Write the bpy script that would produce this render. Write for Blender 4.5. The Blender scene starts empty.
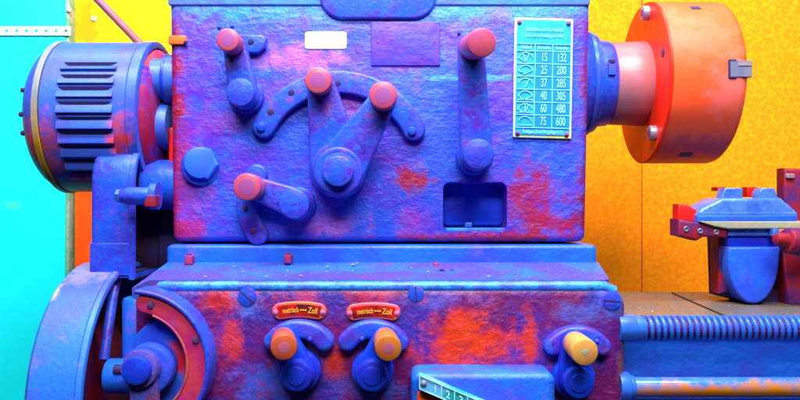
import bpy, bmesh, math, random
from mathutils import Vector, Matrix
random.seed(5)
C = bpy.context.scene.collection
S = 0.0015          # metres per unit; one unit is one photo pixel on the headstock's front face
F = 760.0           # camera distance in units
Z0 = 1.15           # eye height in metres
PI = math.pi

def U(px, py, d=0.0):                    # real position (x right, y down, d away) of a point seen at a pixel
    k = (F + d) / F
    return ((px - 400) * k, (py - 200) * k, d)
def W(x, y, d):                          # units -> world metres
    return Vector((x * S, d * S, Z0 - y * S))

# ------------------------------------------------------------------ materials
TONE = {'bolt_steel': .75, 'jaw_steel': .65, 'brass_band': .7, 'metal_shaving': .7, 'hub_steel': .85, 'headstock_paint': .66, 'lid_paint': .6, 'blue_paint': .66, 'deep_blue_paint': .75, 'lever_arm_paint': .66, 'gearbox_paint': .56, 'motor_paint': .72, 'neck_paint': .66, 'drum_paint': .66, 'ledge_paint': .85, 'quadrant_red': .62,
        'face_plate_paint': .72, 'plug_paint': .8, 'pink_knob': .66, 'orange_knob': .6, 'amber_knob': .6, 'tan_knob': .74, 'orange_knob_centre': .7, 'worn_plate': .72, 'bed_side_paint': .6, 'leadscrew_steel': .8, 'pale_blue_steel': .8, 'blue_steel': .75, 'knob_centre': .72}
KT = [1.0]
def rgb(c): return (c[0] * KT[0], c[1] * KT[0], c[2] * KT[0], 1.0)
def mat(name, base, alt=None, patch=9.0, brush=0.0, bump=0.0, rough=0.45, metal=0.0, spots=None, spotcol=None, spotamt=0.0,
        stains_and_light=(), coat=0.0, brushdir=(18, 18, 120), spec=0.35, patch_lo=0.42, patch_hi=0.62, tint=None, speck=0.0, chips=0.0):
    KT[0] = TONE.get(name, 1.0)
    m = bpy.data.materials.new(name); m.use_nodes = True
    nt = m.node_tree; N = nt.nodes; L = nt.links
    b = N['Principled BSDF']
    b.inputs['Roughness'].default_value = rough
    b.inputs['Metallic'].default_value = metal
    b.inputs['Specular IOR Level'].default_value = spec
    b.inputs['Coat Weight'].default_value = coat * 0.5
    b.inputs['Coat Roughness'].default_value = 0.25
    geo = N.new('ShaderNodeNewGeometry'); P = geo.outputs['Position']
    def noise(scale, detail=4, rgh=0.6, vec=P, dist=0.0):
        n = N.new('ShaderNodeTexNoise'); n.inputs['Scale'].default_value = scale
        n.inputs['Detail'].default_value = detail; n.inputs['Roughness'].default_value = rgh
        n.inputs['Distortion'].default_value = dist
        L.new(vec, n.inputs['Vector']); return n.outputs['Fac']
    def ramp(fac, lo, hi):
        r = N.new('ShaderNodeMapRange'); r.interpolation_type = 'SMOOTHSTEP'
        r.inputs['From Min'].default_value = lo; r.inputs['From Max'].default_value = hi
        L.new(fac, r.inputs['Value']); return r.outputs['Result']
    def mul(a, k):
        q = N.new('ShaderNodeMath'); q.operation = 'MULTIPLY'
        L.new(a, q.inputs[0])
        if isinstance(k, (int, float)): q.inputs[1].default_value = k
        else: L.new(k, q.inputs[1])
        return q.outputs[0]
    def mix(fac, a, c):
        x = N.new('ShaderNodeMix'); x.data_type = 'RGBA'
        L.new(fac, x.inputs['Factor'])
        for s, v in ((x.inputs[6], a), (x.inputs[7], c)):
            if isinstance(v, tuple): s.default_value = rgb(v)
            else: L.new(v, s)
        return x.outputs[2]
    col = base
    if alt: col = mix(ramp(noise(patch, 5, 0.62), patch_lo, patch_hi), col, alt)
    if brush:
        mp = N.new('ShaderNodeMapping'); mp.inputs['Scale'].default_value = brushdir
        L.new(P, mp.inputs['Vector'])
        bn = noise(1.0, 6, 0.62, mp.outputs['Vector'], 0.5)
        if tint: col = mix(mul(ramp(bn, 0.5, 0.7), brush), col, tint)
    for (sx, sy, rx, ry, scol, amt) in stains_and_light:      # wear, painted shade or reflection at one place: real units, radii in units
        w = W(sx, sy, 0)
        a = N.new('ShaderNodeVectorMath'); a.operation = 'SUBTRACT'; L.new(P, a.inputs[0]); a.inputs[1].default_value = (w.x, 0, w.z)
        c = N.new('ShaderNodeVectorMath'); c.operation = 'MULTIPLY'; L.new(a.outputs[0], c.inputs[0]); c.inputs[1].default_value = (1 / (rx * S), 0, 1 / (ry * S))
        l = N.new('ShaderNodeVectorMath'); l.operation = 'LENGTH'; L.new(c.outputs[0], l.inputs[0])
        n = noise(38, 6, 0.7)
        s = N.new('ShaderNodeMath'); s.operation = 'MULTIPLY_ADD'; L.new(n, s.inputs[0]); s.inputs[1].default_value = 3.6; L.new(l.outputs['Value'], s.inputs[2])
        r = N.new('ShaderNodeMapRange'); r.interpolation_type = 'SMOOTHSTEP'
        r.inputs['From Min'].default_value = 3.1; r.inputs['From Max'].default_value = 2.0
        L.new(s.outputs[0], r.inputs['Value'])
        col = mix(mul(r.outputs['Result'], amt), col, scol)
    if spotcol: col = mix(mul(ramp(noise(spots or 60, 6, 0.7), 0.56, 0.68), spotamt), col, spotcol)
    if chips: col = mix(mul(mul(ramp(noise(150, 5, 0.65), 0.58, 0.63), chips), ramp(noise(13, 3, 0.6), 0.4, 0.62)), col, (0.02, 0.012, 0.22))
    if speck: col = mix(mul(ramp(noise(420, 2, 0.5), 0.66, 0.74), speck), col, (0.8, 0.75, 0.8))
    if isinstance(col, tuple): b.inputs['Base Color'].default_value = rgb(col)
    else: L.new(col, b.inputs['Base Color'])
    rr = noise(60, 4, 0.6)
    mr = N.new('ShaderNodeMapRange'); mr.inputs['To Min'].default_value = max(0.05, rough - 0.13); mr.inputs['To Max'].default_value = min(1, rough + 0.13)
    L.new(rr, mr.inputs['Value']); L.new(mr.outputs[0], b.inputs['Roughness'])
    if bump:
        if brush:
            h = N.new('ShaderNodeMath'); h.operation = 'ADD'; L.new(mul(bn, ramp(noise(34, 3, 0.6), 0.3, 0.7)), h.inputs[0]); L.new(mul(mul(noise(85, 6, 0.7), ramp(noise(9, 3, 0.6), 0.25, 0.75)), 1.5), h.inputs[1]); hh = h.outputs[0]
        else: hh = noise(140, 5, 0.6)
        bp = N.new('ShaderNodeBump'); bp.inputs['Strength'].default_value = bump; bp.inputs['Distance'].default_value = 0.004
        L.new(hh, bp.inputs['Height']); L.new(bp.outputs[0], b.inputs['Normal'])
    return m

BLUE = (0.028, 0.10, 0.90); VIOL = (0.13, 0.035, 0.80); CYB = (0.02, 0.26, 0.98)
RED = (0.52, 0.006, 0.04); ORED = (0.98, 0.045, 0.002); DRED = (0.30, 0.004, 0.02); MAG = (0.50, 0.03, 0.45)
def st(px, py, rx, ry, c, a, d=0):
    k = (F + d) / F; x, y, _ = U(px, py, d); return (x, y, rx * k, ry * k, c, a)
M = {}
M['head'] = mat('headstock_paint', BLUE, VIOL, patch=11, brush=0.5, tint=(0.015, 0.24, 0.95), bump=0.55, rough=0.38, coat=0.1, chips=0.55, brushdir=(48, 48, 170),
    spotcol=MAG, spots=15, spotamt=0.35, stains_and_light=[
    st(168, 130, 17, 180, DRED, 1.0), st(592, 130, 14, 180, DRED, 0.75), st(590, 215, 26, 40, DRED, 0.7), st(178, 170, 16, 110, RED, 0.5), st(412, 178, 22, 16, RED, 0.95), st(395, 60, 22, 12, MAG, 0.45), st(300, 58, 45, 14, (0.8, 0.12, 0.45), 0.6),  # dark red entries along both side edges paint the shade there
    st(530, 200, 26, 38, RED, 0.85), st(548, 225, 30, 14, RED, 0.8), st(490, 238, 95, 7, (0.6, 0.02, 0.06), 0.9), st(185, 232, 24, 12, RED, 0.8), st(345, 106, 18, 14, MAG, 0.6),
    st(410, 222, 22, 14, MAG, 0.5), st(325, 225, 40, 14, (0.6, 0.12, 0.5), 0.6), st(190, 200, 18, 60, MAG, 0.4), st(540, 172, 16, 10, RED, 0.6), st(220, 125, 30, 14, MAG, 0.4), st(380, 8, 330, 13, (0.02, 0.32, 0.98), 0.85), st(377, 8, 62, 14, (0.05, 0.10, 0.9), 0.8), st(470, 78, 70, 3.5, (0.05, 0.5, 1), 0.7)])  # wide blue entries at the top paint a highlight band and boss shade
M['dimplate'] = mat('worn_plate', (0.07, 0.045, 0.55), (0.13, 0.03, 0.42), patch=30, bump=0.25, rough=0.4, brush=0.5, tint=(0.2, 0.06, 0.6))
M['lid'] = mat('lid_paint', (0.07, 0.30, 0.95), (0.12, 0.20, 0.9), patch=12, brush=0.4, tint=(0.1, 0.45, 1), bump=0.3, rough=0.4, coat=0.2, spotcol=VIOL, spots=22, spotamt=0.5)
M['blue'] = mat('blue_paint', (0.015, 0.10, 0.92), (0.05, 0.045, 0.75), patch=22, bump=0.28, rough=0.4, coat=0.2, spotcol=MAG, spots=24, spotamt=0.25, brush=0.4, tint=(0.02, 0.2, 0.95), brushdir=(70, 70, 120), speck=0.08, chips=0.6)
M['blue2'] = mat('deep_blue_paint', (0.005, 0.055, 0.80), (0.015, 0.025, 0.6), patch=24, bump=0.2, rough=0.38, coat=0.25)
M['arm'] = mat('lever_arm_paint', (0.02, 0.10, 0.85), (0.10, 0.03, 0.62), patch=26, bump=0.3, rough=0.36, coat=0.25, spotcol=RED, spots=30, spotamt=0.5, brush=0.5, tint=(0.02, 0.22, 0.95), brushdir=(60, 60, 90), speck=0.1, chips=0.6)
M['steel_blue'] = mat('blue_steel', (0.05, 0.17, 0.95), (0.1, 0.12, 0.9), patch=30, bump=0.08, rough=0.3, metal=0.25)
M['knob'] = mat('pink_knob', (0.66, 0.09, 0.16), (0.55, 0.07, 0.25), patch=40, bump=0.05, rough=0.35, coat=0.3)
M['knob_core'] = mat('knob_centre', (0.36, 0.07, 0.30), rough=0.45, patch=30)
M['knob_core2'] = mat('orange_knob_centre', (0.55, 0.12, 0.22), rough=0.4, patch=30)
M['knob_orange'] = mat('orange_knob', (0.75, 0.12, 0.04), (0.7, 0.08, 0.08), patch=40, rough=0.32, coat=0.3)
M['knob_amber'] = mat('amber_knob', (0.78, 0.22, 0.03), (0.72, 0.16, 0.05), patch=40, rough=0.32, coat=0.3)
M['knob_tan'] = mat('tan_knob', (0.80, 0.38, 0.08), (0.75, 0.3, 0.08), patch=40, rough=0.4, coat=0.3)
M['gear'] = mat('gearbox_paint', (0.20, 0.006, 0.16), (0.05, 0.025, 0.45), patch=13, brush=0.4, tint=(0.40, 0.01, 0.12), bump=0.5, rough=0.4, coat=0.2, brushdir=(40, 40, 110), speck=0.15, chips=0.5,
    spotcol=RED, spots=20, spotamt=0.75, stains_and_light=[
    st(470, 346, 58, 30, ORED, 1.0, -70), st(462, 325, 20, 30, ORED, 0.9, -70), st(530, 345, 9, 38, ORED, 0.9, -70), st(230, 300, 30, 14, ORED, 0.7, -70), st(230, 340, 14, 26, ORED, 0.8, -70),
    st(335, 362, 14, 16, ORED, 0.9, -70), st(300, 296, 20, 8, ORED, 0.5, -70), st(372, 295, 26, 8, ORED, 0.5, -70), st(540, 305, 40, 14, DRED, 0.5, -70), st(248, 302, 16, 16, (0.05, 0.2, 0.95), 1.0, -70),
    st(270, 385, 40, 26, (0.05, 0.12, 0.9), 0.9, -70), st(372, 392, 36, 18, (0.05, 0.12, 0.9), 0.9, -70), st(440, 300, 40, 10, (0.15, 0.13, 0.8), 0.7, -70), st(612, 300, 18, 16, (0.06, 0.16, 0.9), 0.9, -70), st(588, 312, 40, 12, (0.1, 0.14, 0.75), 0.7, -70),
    st(562, 370, 22, 40, (0.04, 0.08, 0.8), 0.9, -70), st(624, 360, 6, 50, (0.35, 0.12, 0.02), 0.6, -70), st(300, 318, 26, 6, (0.2, 0.08, 0.8), 0.6, -70)])
M['ledge'] = mat('ledge_paint', (0.075, 0.05, 0.36), (0.02, 0.12, 0.7), patch=14, bump=0.3, rough=0.5, coat=0.0, spotcol=(0.20, 0.03, 0.07), spots=17, spotamt=0.8, speck=0.4)
M['edge'] = mat('edge_highlight_paint', (0.02, 0.26, 0.85), (0.03, 0.10, 0.65), patch=34, bump=0.4, rough=0.33, coat=0.5, spotcol=(0.10, 0.04, 0.4), spots=70, spotamt=0.7, chips=0.6)
M['neck'] = mat('neck_paint', (0.01, 0.17, 0.98), (0.03, 0.09, 0.95), patch=12, bump=0.25, rough=0.4, coat=0.2, spotcol=(0.2, 0.12, 0.8), spots=20, spotamt=0.5)
M['face'] = mat('face_plate_paint', (0.01, 0.15, 0.95), (0.03, 0.09, 0.9), patch=14, bump=0.2, rough=0.4, stains_and_light=[st(180, 358, 14, 18, (0.8, 0.015, 0.05), 1.0, -80)])
M['brown'] = mat('brown_edge', (0.40, 0.08, 0.05), (0.3, 0.02, 0.1), patch=40, rough=0.45)
M['housing'] = mat('housing_paint', (0.008, 0.13, 0.78), (0.03, 0.07, 0.6), patch=16, bump=0.3, rough=0.38, chips=0.6, spotcol=(0.18, 0.02, 0.2), spots=18, spotamt=0.4)
M['quad'] = mat('quadrant_red', (0.62, 0.02, 0.22), (0.75, 0.05, 0.10), patch=24, bump=0.15, rough=0.4, spotcol=(0.25, 0.1, 0.6), spots=40, spotamt=0.4, coat=0.2)
M['drum'] = mat('drum_paint', (0.02, 0.20, 0.95), (0.07, 0.13, 0.85), patch=10, bump=0.18, rough=0.45, coat=0.15, spotcol=(0.25, 0.25, 0.7), spots=40, spotamt=0.35, speck=0.2,
    stains_and_light=[st(105, 268, 28, 12, (0.35, 0.25, 0.40), 0.8, 10), st(66, 288, 7, 8, (0.7, 0.45, 0.15), 1.0, -20)])
M['motor'] = mat('motor_paint', (0.04, 0.13, 0.75), (0.06, 0.08, 0.65), patch=14, bump=0.12, rough=0.42, coat=0.15, spotcol=(0.08, 0.07, 0.6), spots=26, spotamt=0.4,
    stains_and_light=[st(125, 138, 14, 22, ORED, 0.9, 0), st(42, 152, 28, 34, (0.75, 0.06, 0.01), 0.8, 20), st(90, 190, 70, 18, (0.2, 0.02, 0.04), 0.9, 20)])
M['motor_end'] = mat('motor_end_paint', (0.015, 0.06, 0.5), (0.05, 0.01, 0.25), patch=20, rough=0.6, bump=0.1, spec=0.15, stains_and_light=[st(150, 44, 60, 34, ORED, 1.0, 70), st(163, 130, 14, 40, DRED, 0.9, 60)])  # orange entry paints the shaded rim's orange reflection
M['slot'] = mat('slot_dark', (0.008, 0.003, 0.04), rough=0.8, spec=0.1)
M['band'] = mat('brass_band', (0.22, 0.25, 0.42), (0.30, 0.28, 0.25), patch=16, rough=0.4, metal=0.1, stains_and_light=[st(34, 150, 40, 44, (0.70, 0.36, 0.02), 1.0, -10)])
M['chuck'] = mat('chuck_steel', (1.0, 0.085, 0.018), (1.0, 0.10, 0.03), patch=8, bump=0.05, rough=0.46, metal=0.0, spec=0.3, spotcol=(0.98, 0.06, 0.01), spots=18, spotamt=0.15, stains_and_light=[st(728, 92, 28, 34, (0.85, 0.18, 0.20), 0.5, 40), st(705, 148, 50, 12, (0.55, 0.03, 0.06), 0.8, 60), st(695, 40, 60, 30, (0.98, 0.15, 0.08), 0.5, 40)])  # entries paint a lit top, a pinkish highlight and a shaded underside
M['plate_red'] = mat('backplate_shade_red', (1.0, 0.022, 0.002), (0.9, 0.012, 0.002), patch=10, rough=0.4, bump=0.03)  # red stands for the plate's face lying in shade
M['hub'] = mat('hub_steel', (0.52, 0.20, 0.28), (0.62, 0.15, 0.15), patch=14, rough=0.42, metal=0.25, bump=0.04)
M['bolt'] = mat('bolt_steel', (0.40, 0.34, 0.46), (0.5, 0.28, 0.36), patch=60, rough=0.35, metal=0.4)
M['jaw'] = mat('jaw_steel', (0.26, 0.30, 0.50), (0.38, 0.32, 0.46), patch=60, rough=0.35, metal=0.4)
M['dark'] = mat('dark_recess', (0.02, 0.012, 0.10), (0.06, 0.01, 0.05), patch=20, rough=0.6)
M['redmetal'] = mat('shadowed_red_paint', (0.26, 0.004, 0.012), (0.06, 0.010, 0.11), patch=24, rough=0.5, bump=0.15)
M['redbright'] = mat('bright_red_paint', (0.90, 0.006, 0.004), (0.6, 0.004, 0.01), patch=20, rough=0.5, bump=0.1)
M['slide'] = mat('pale_blue_steel', (0.09, 0.24, 0.72), (0.05, 0.15, 0.7), patch=30, rough=0.3, metal=0.25, bump=0.2, chips=0.6, spotcol=(0.3, 0.35, 0.55), spots=50, spotamt=0.4)
M['rail'] = mat('grey_rail', (0.30, 0.31, 0.24), (0.38, 0.3, 0.2), patch=40, rough=0.4, bump=0.2, speck=0.5)
M['bed'] = mat('bed_way_steel', (0.10, 0.095, 0.10), (0.15, 0.09, 0.05), patch=24, rough=0.4, bump=0.2, speck=0.7, spotcol=(0.08, 0.06, 0.14), spots=40, spotamt=0.6)
M['bedblue'] = mat('bed_side_paint', (0.01, 0.15, 0.92), (0.03, 0.09, 0.8), patch=16, rough=0.45, bump=0.3, brush=0.4, tint=(0.02, 0.25, 1), brushdir=(30, 30, 60))
M['screw'] = mat('leadscrew_steel', (0.03, 0.20, 0.95), (0.05, 0.13, 0.9), patch=40, rough=0.35, metal=0.2, coat=0.2)
M['groove'] = mat('dirty_groove', (0.04, 0.012, 0.22), (0.14, 0.01, 0.05), patch=40, rough=0.5)
M['rod'] = mat('feed_rod_steel', (0.05, 0.27, 0.85), (0.12, 0.3, 0.75), patch=40, rough=0.25, metal=0.5, stains_and_light=[st(700, 392, 90, 12, (0.95, 0.25, 0.01), 1, -62), st(770, 392, 70, 13, (0.95, 0.3, 0.01), 1, -62)])  # orange entries paint a reflection along the rod's lower half
M['wall_y'] = mat('yellow_fibreboard', (1.0, 0.50, 0.002), (1.0, 0.42, 0.002), patch=60, rough=0.75, bump=0.15, spotcol=(0.95, 0.40, 0.0), spots=60, spotamt=0.5, spec=0.15, stains_and_light=[st(84, 25, 22, 50, (1.0, 0.27, 0.001), 0.9, 420)])
M['wall_o'] = mat('orange_fibreboard', (1.0, 0.23, 0.001), (1.0, 0.32, 0.001), patch=95, rough=0.75, bump=0.18, spotcol=(0.95, 0.19, 0.0), spots=150, spotamt=0.6, spec=0.15)
M['redor'] = mat('wall_shade_orange', (1.0, 0.07, 0.001), (1.0, 0.09, 0.001), patch=40, rough=0.7, bump=0.1, spec=0.15)
M['turq'] = mat('turquoise_board', (0.002, 0.80, 0.86), (0.002, 0.86, 0.9), patch=6, rough=0.5, bump=0.05, spec=0.3,
    stains_and_light=[st(12, 205, 10, 5, (0.05, 0.6, 0.3), 0.8, 396)])
M['green'] = mat('green_edge', (0.10, 0.35, 0.20), (0.3, 0.4, 0.3), patch=40, rough=0.5)
M['white'] = mat('white_metal', (0.80, 0.82, 0.84), (0.7, 0.78, 0.8), patch=60, rough=0.4)
M['sticker'] = mat('white_label', (0.74, 0.72, 0.70), rough=0.6)
M['pipe'] = mat('purple_pipe', (0.25, 0.08, 0.16), (0.3, 0.08, 0.08), patch=40, rough=0.4, metal=0.2)
M['orange'] = mat('orange_paint', (0.95, 0.12, 0.01), (0.9, 0.06, 0.02), patch=30, rough=0.45)
M['rplate'] = mat('cyan_plate', (0.01, 0.30, 0.92), (0.02, 0.38, 0.95), patch=20, rough=0.35)
M['rcell'] = mat('cyan_plate_cell', (0.002, 0.20, 0.92), rough=0.4)
M['rborder'] = mat('plate_border', (0.45, 0.62, 0.45), (0.7, 0.6, 0.15), patch=26, rough=0.35, metal=0.2)
M['rtext'] = mat('plate_lettering', (0.22, 0.66, 0.88), rough=0.5)
M['plq'] = mat('plaque_red', (0.50, 0.008, 0.002), (0.06, 0.004, 0.005), patch=34, rough=0.35)
M['mauve'] = mat('mauve_screw', (0.45, 0.10, 0.28), patch=60, rough=0.4)
M['plqb'] = mat('plaque_border', (0.90, 0.14, 0.03), (0.7, 0.1, 0.15), patch=40, rough=0.35, metal=0.2)
M['plqt'] = mat('plaque_lettering', (0.75, 0.38, 0.04), rough=0.5)
M['scale'] = mat('scale_plate', (0.10, 0.38, 0.75), (0.03, 0.32, 0.40), patch=18, rough=0.35, stains_and_light=[st(462, 396, 22, 14, (0.01, 0.28, 0.30), 1.0, -115)])
M['scalet'] = mat('scale_lettering', (0.35, 0.78, 0.9), rough=0.5)
M['chip'] = mat('metal_shaving', (0.75, 0.65, 0.6), (0.8, 0.6, 0.2), patch=80, rough=0.35, metal=0.3)
M['rust'] = mat('rusty_pin', (0.40, 0.02, 0.08), (0.2, 0.02, 0.2), patch=80, rough=0.6)
M['plug'] = mat('plug_paint', (0.03, 0.15, 0.95), (0.06, 0.11, 0.9), patch=30, rough=0.35, bump=0.1, coat=0.3)

# ------------------------------------------------------------------ mesh helpers
Fxy = lambda u, v, t: W(u, v, t)               # outline in the front plane, t = depth
def Fdy(u, v, t): return W(t, v, u)            # outline in the (depth, y) plane, t = x
def Fxd(u, v, t): return W(u, t, v)            # outline in the (x, depth) plane, t = y
def offset(pts, k):
    if abs(k) < 1e-6: return list(pts)
    n = len(pts); area = sum(pts[i][0] * pts[(i + 1) % n][1] - pts[(i + 1) % n][0] * pts[i][1] for i in range(n))
    sg = 1 if area > 0 else -1; out = []
    for i in range(n):
        a, b, c = pts[i - 1], pts[i], pts[(i + 1) % n]
        e1 = Vector((b[0] - a[0], b[1] - a[1])); e2 = Vector((c[0] - b[0], c[1] - b[1]))
        if e1.length < 1e-9: e1 = e2.copy()
        if e2.length < 1e-9: e2 = e1.copy()
        e1.normalize(); e2.normalize()
        n1 = Vector((-e1.y, e1.x)); n2 = Vector((-e2.y, e2.x)); m = n1 + n2
        if m.length < 1e-6: m = n1
        m.normalize(); q = max(0.5, m.dot(n1))
        out.append((b[0] + sg * m.x * k / q, b[1] + sg * m.y * k / q))
    return out
def prism(bm, pts, layers, f=Fxy, cap0=True, cap1=True):       # layers: (t, inset)
    rings = []
    for t, k in layers:
        rings.append([bm.verts.new(f(u, v, t)) for u, v in offset(pts, k)])
    n = len(pts)
    for a, b in zip(rings, rings[1:]):
        for i in range(n): bm.faces.new((a[i], a[(i + 1) % n], b[(i + 1) % n], b[i]))
    if cap0: bm.faces.new(rings[0])
    if cap1: bm.faces.new(rings[-1][::-1])
def slab(bm, pts, dfront, dback, bev=2.0, f=Fxy):              # a plate with a rounded front edge
    b = bev; s = 1 if dback > dfront else -1
    prism(bm, pts, [(dback, 0), (dfront + s * b, 0), (dfront + s * b * 0.62, b * 0.08), (dfront + s * b * 0.29, b * 0.29), (dfront + s * b * 0.08, b * 0.62), (dfront, b)], f)
def rrect(x0, y0, x1, y1, r=4, n=6):
    p = []
    for cx, cy, a in ((x1 - r, y1 - r, 0), (x0 + r, y1 - r, 90), (x0 + r, y0 + r, 180), (x1 - r, y0 + r, 270)):
        for i in range(n + 1):
            t = math.radians(a + 90 * i / n); p.append((cx + r * math.cos(t), cy + r * math.sin(t)))
    return p
def circ(cx, cy, r, n=40, a0=0): return [(cx + r * math.cos(a0 + 2 * PI * i / n), cy + r * math.sin(a0 + 2 * PI * i / n)) for i in range(n)]
def capsule(a, ra, b, rb, n=18, waist=0.0):
    dx, dy = b[0] - a[0], b[1] - a[1]; L = math.hypot(dx, dy); th = math.atan2(dy, dx)
    be = math.acos(max(-1, min(1, (ra - rb) / L))); p = []
    for i in range(n + 1):
        t = th - be + 2 * be * i / n; p.append((b[0] + rb * math.cos(t), b[1] + rb * math.sin(t)))
    for i in range(n + 1):
        t = th + be + (2 * PI - 2 * be) * i / n; p.append((a[0] + ra * math.cos(t), a[1] + ra * math.sin(t)))
    return p
def arcband(c, ri, ro, a0, a1, n=36, round0=True, round1=True):    # angles in degrees, counted up from +x towards the top
    rm, h = (ri + ro) / 2, (ro - ri) / 2; p = []
    pt = lambda r, a: (c[0] + r * math.cos(math.radians(a)), c[1] - r * math.sin(math.radians(a)))
    for i in range(n + 1): p.append(pt(ro, a0 + (a1 - a0) * i / n))
    sg = 1 if a1 > a0 else -1
    if round1:
        m = pt(rm, a1)
        for i in range(1, 10):
            t = a1 + sg * 180 * i / 10; p.append((m[0] + h * math.cos(math.radians(t)), m[1] - h * math.sin(math.radians(t))))
    for i in range(n + 1): p.append(pt(ri, a1 + (a0 - a1) * i / n))
    if round0:
        m = pt(rm, a0)
        for i in range(1, 10):
            t = a0 + 180 + sg * 180 * i / 10; p.append((m[0] + h * math.cos(math.radians(t)), m[1] - h * math.sin(math.radians(t))))
    return p
def lathe(bm, o, ax, prof, n=48, cap=True):                    # o, ax in units; prof: (t, r)
    o = W(*o); a = W(*ax) - W(0, 0, 0); a.normalize()
    u = a.orthogonal().normalized(); v = a.cross(u); rings = []
    for t, r in prof:
        if r < 1e-6: rings.append([bm.verts.new(o + a * t * S)]); continue
        rings.append([bm.verts.new(o + a * t * S + (u * math.cos(2 * PI * i / n) + v * math.sin(2 * PI * i / n)) * r * S) for i in range(n)])
    for p, q in zip(rings, rings[1:]):
        if len(p) == 1 and len(q) == 1: continue
        for i in range(n):
            j = (i + 1) % n
            if len(p) == 1: bm.faces.new((p[0], q[i], q[j]))
            elif len(q) == 1: bm.faces.new((p[i], q[0], p[j]))
            else: bm.faces.new((p[i], q[i], q[j], p[j]))
    if cap:
        for r in (rings[0], rings[-1]):
            if len(r) > 1: bm.faces.new(r)
def cyl(bm, a, b, r, r2=None, bev=1.2, n=40):                  # a -> b, b is the visible end
    r2 = r if r2 is None else r2
    L = (Vector(b) - Vector(a)).length; e = min(bev, L * 0.4)
    lathe(bm, a, Vector(b) - Vector(a), [(0, r), (L - e, r2), (L - e * 0.3, r2 - e * 0.3), (L, r2 - e)], n)
def tube(bm, pts, r, n=12):
    pts = [W(*p) for p in pts]; rings = []
    for i, p in enumerate(pts):
        d = (pts[min(i + 1, len(pts) - 1)] - pts[max(i - 1, 0)]).normalized()
        u = d.orthogonal().normalized() if i == 0 else (pu - d * pu.dot(d)).normalized()
        pu = u; v = d.cross(u)
        rings.append([bm.verts.new(p + (u * math.cos(2 * PI * k / n) + v * math.sin(2 * PI * k / n)) * r * S) for k in range(n)])
    for a, b in zip(rings, rings[1:]):
        for k in range(n): bm.faces.new((a[k], a[(k + 1) % n], b[(k + 1) % n], b[k]))
    bm.faces.new(rings[0]); bm.faces.new(rings[-1])
def text(bm, s, size, f):                                      # f(u right, v up) -> world, centred on 0,0
    cu = bpy.data.curves.new('t', 'FONT'); cu.body = s; cu.size = size; cu.align_x = 'CENTER'; cu.align_y = 'CENTER'; cu.resolution_u = 3
    cu.offset = size * 0.012
    o = bpy.data.objects.new('t', cu); C.objects.link(o); bpy.context.view_layer.update()
    me = bpy.data.meshes.new_from_object(o.evaluated_get(bpy.context.evaluated_depsgraph_get()))
    vs = [bm.verts.new(f(v.co.x, v.co.y)) for v in me.vertices]
    for p in me.polygons:
        try: bm.faces.new([vs[i] for i in p.vertices])
        except ValueError: pass
    bpy.data.objects.remove(o); bpy.data.curves.remove(cu); bpy.data.meshes.remove(me)

WL = {}                                                        # world position of each object
def obj(name, bm, m, parent=None, smooth=38, label=None, mats=None):
    bmesh.ops.remove_doubles(bm, verts=bm.verts[:], dist=1e-6)
    bmesh.ops.recalc_face_normals(bm, faces=bm.faces[:])
    for f_ in bm.faces: f_.smooth = True
    lim = math.radians(smooth)
    for e in bm.edges:
        e.smooth = not (len(e.link_faces) == 2 and e.calc_face_angle(0) > lim)
    lo = Vector([min(v.co[i] for v in bm.verts) for i in range(3)]); hi = Vector([max(v.co[i] for v in bm.verts) for i in range(3)])
    c = (lo + hi) / 2
    for v in bm.verts: v.co -= c
    me = bpy.data.meshes.new(name); bm.to_mesh(me); bm.free()
    me.materials.append(M[m])
    for q in (mats or []): me.materials.append(M[q])
    o = bpy.data.objects.new(name, me); C.objects.link(o)
    WL[o] = c; o.location = c
    if parent: o.parent = parent; o.location = c - WL[parent]
    if label: o['label'] = label
    return o
def empty(name, loc, label, cat, group=None):
    o = bpy.data.objects.new(name, None); C.objects.link(o); o.location = loc; WL[o] = Vector(loc); o.empty_display_size = 0.05
    o['label'] = label; o['category'] = cat
    if group: o['group'] = group
    return o
def tag(o, label, cat, group=None):
    o['label'] = label; o['category'] = cat
    if group: o['group'] = group
B = bmesh.new
def part(name, m, parent, fn, *a, **k):
    bm = B(); fn(bm, *a); return obj(name, bm, m, parent, **k)
def pxs(pts, d): return [U(x, y, d)[:2] for x, y in pts]

# ================================================================== LATHE
lathe_root = empty('metal_lathe', W(0, 330, 60), 'worn blue and red metal lathe with shift levers, motor and orange chuck', 'lathe')
R = lathe_root

# ---- headstock
def headstock():
    bm = B()
    pts = []
    for cx, cy, a, r in ((578, 234, 0, 8), (180, 234, 90, 8), (178, -30, 180, 9), (582, -30, 270, 9)):
        for i in range(6):
            t = math.radians(a + 90 * i / 5); pts.append((cx + r * math.cos(t) - 400, cy + r * math.sin(t) - 200))
    slab(bm, pts, 0, 215, 6.5)
    ob = obj('headstock', bm, 'head', R)
    cb = B(); prism(cb, pxs(rrect(443, 182, 507, 231, 7), 0), [(-6, 0), (4, 0), (26, 2)])
    cut = obj('cut', cb, 'dark')
    md = ob.modifiers.new('b', 'BOOLEAN'); md.object = cut; md.operation = 'DIFFERENCE'; md.solver = 'EXACT'
    bpy.context.view_layer.update()
    me = bpy.data.meshes.new_from_object(ob.evaluated_get(bpy.context.evaluated_depsgraph_get()))
    ob.modifiers.clear(); ob.data = me; me.name = 'headstock'
    bm = B(); bm.from_mesh(me)
    for e in bm.edges: e.smooth = not (len(e.link_faces) == 2 and e.calc_face_angle(0) > math.radians(38))
    bm.to_mesh(me); bm.free()
    bpy.data.objects.remove(cut)
    return ob
H = headstock()
def hp(name, m, fn, *a, **k): return part(name, m, H, fn, *a, **k)
hp('recess_plate', 'blue2', slab, rrect(44.5, -17, 106, 26, 4), 22, 30, 1)
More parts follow.
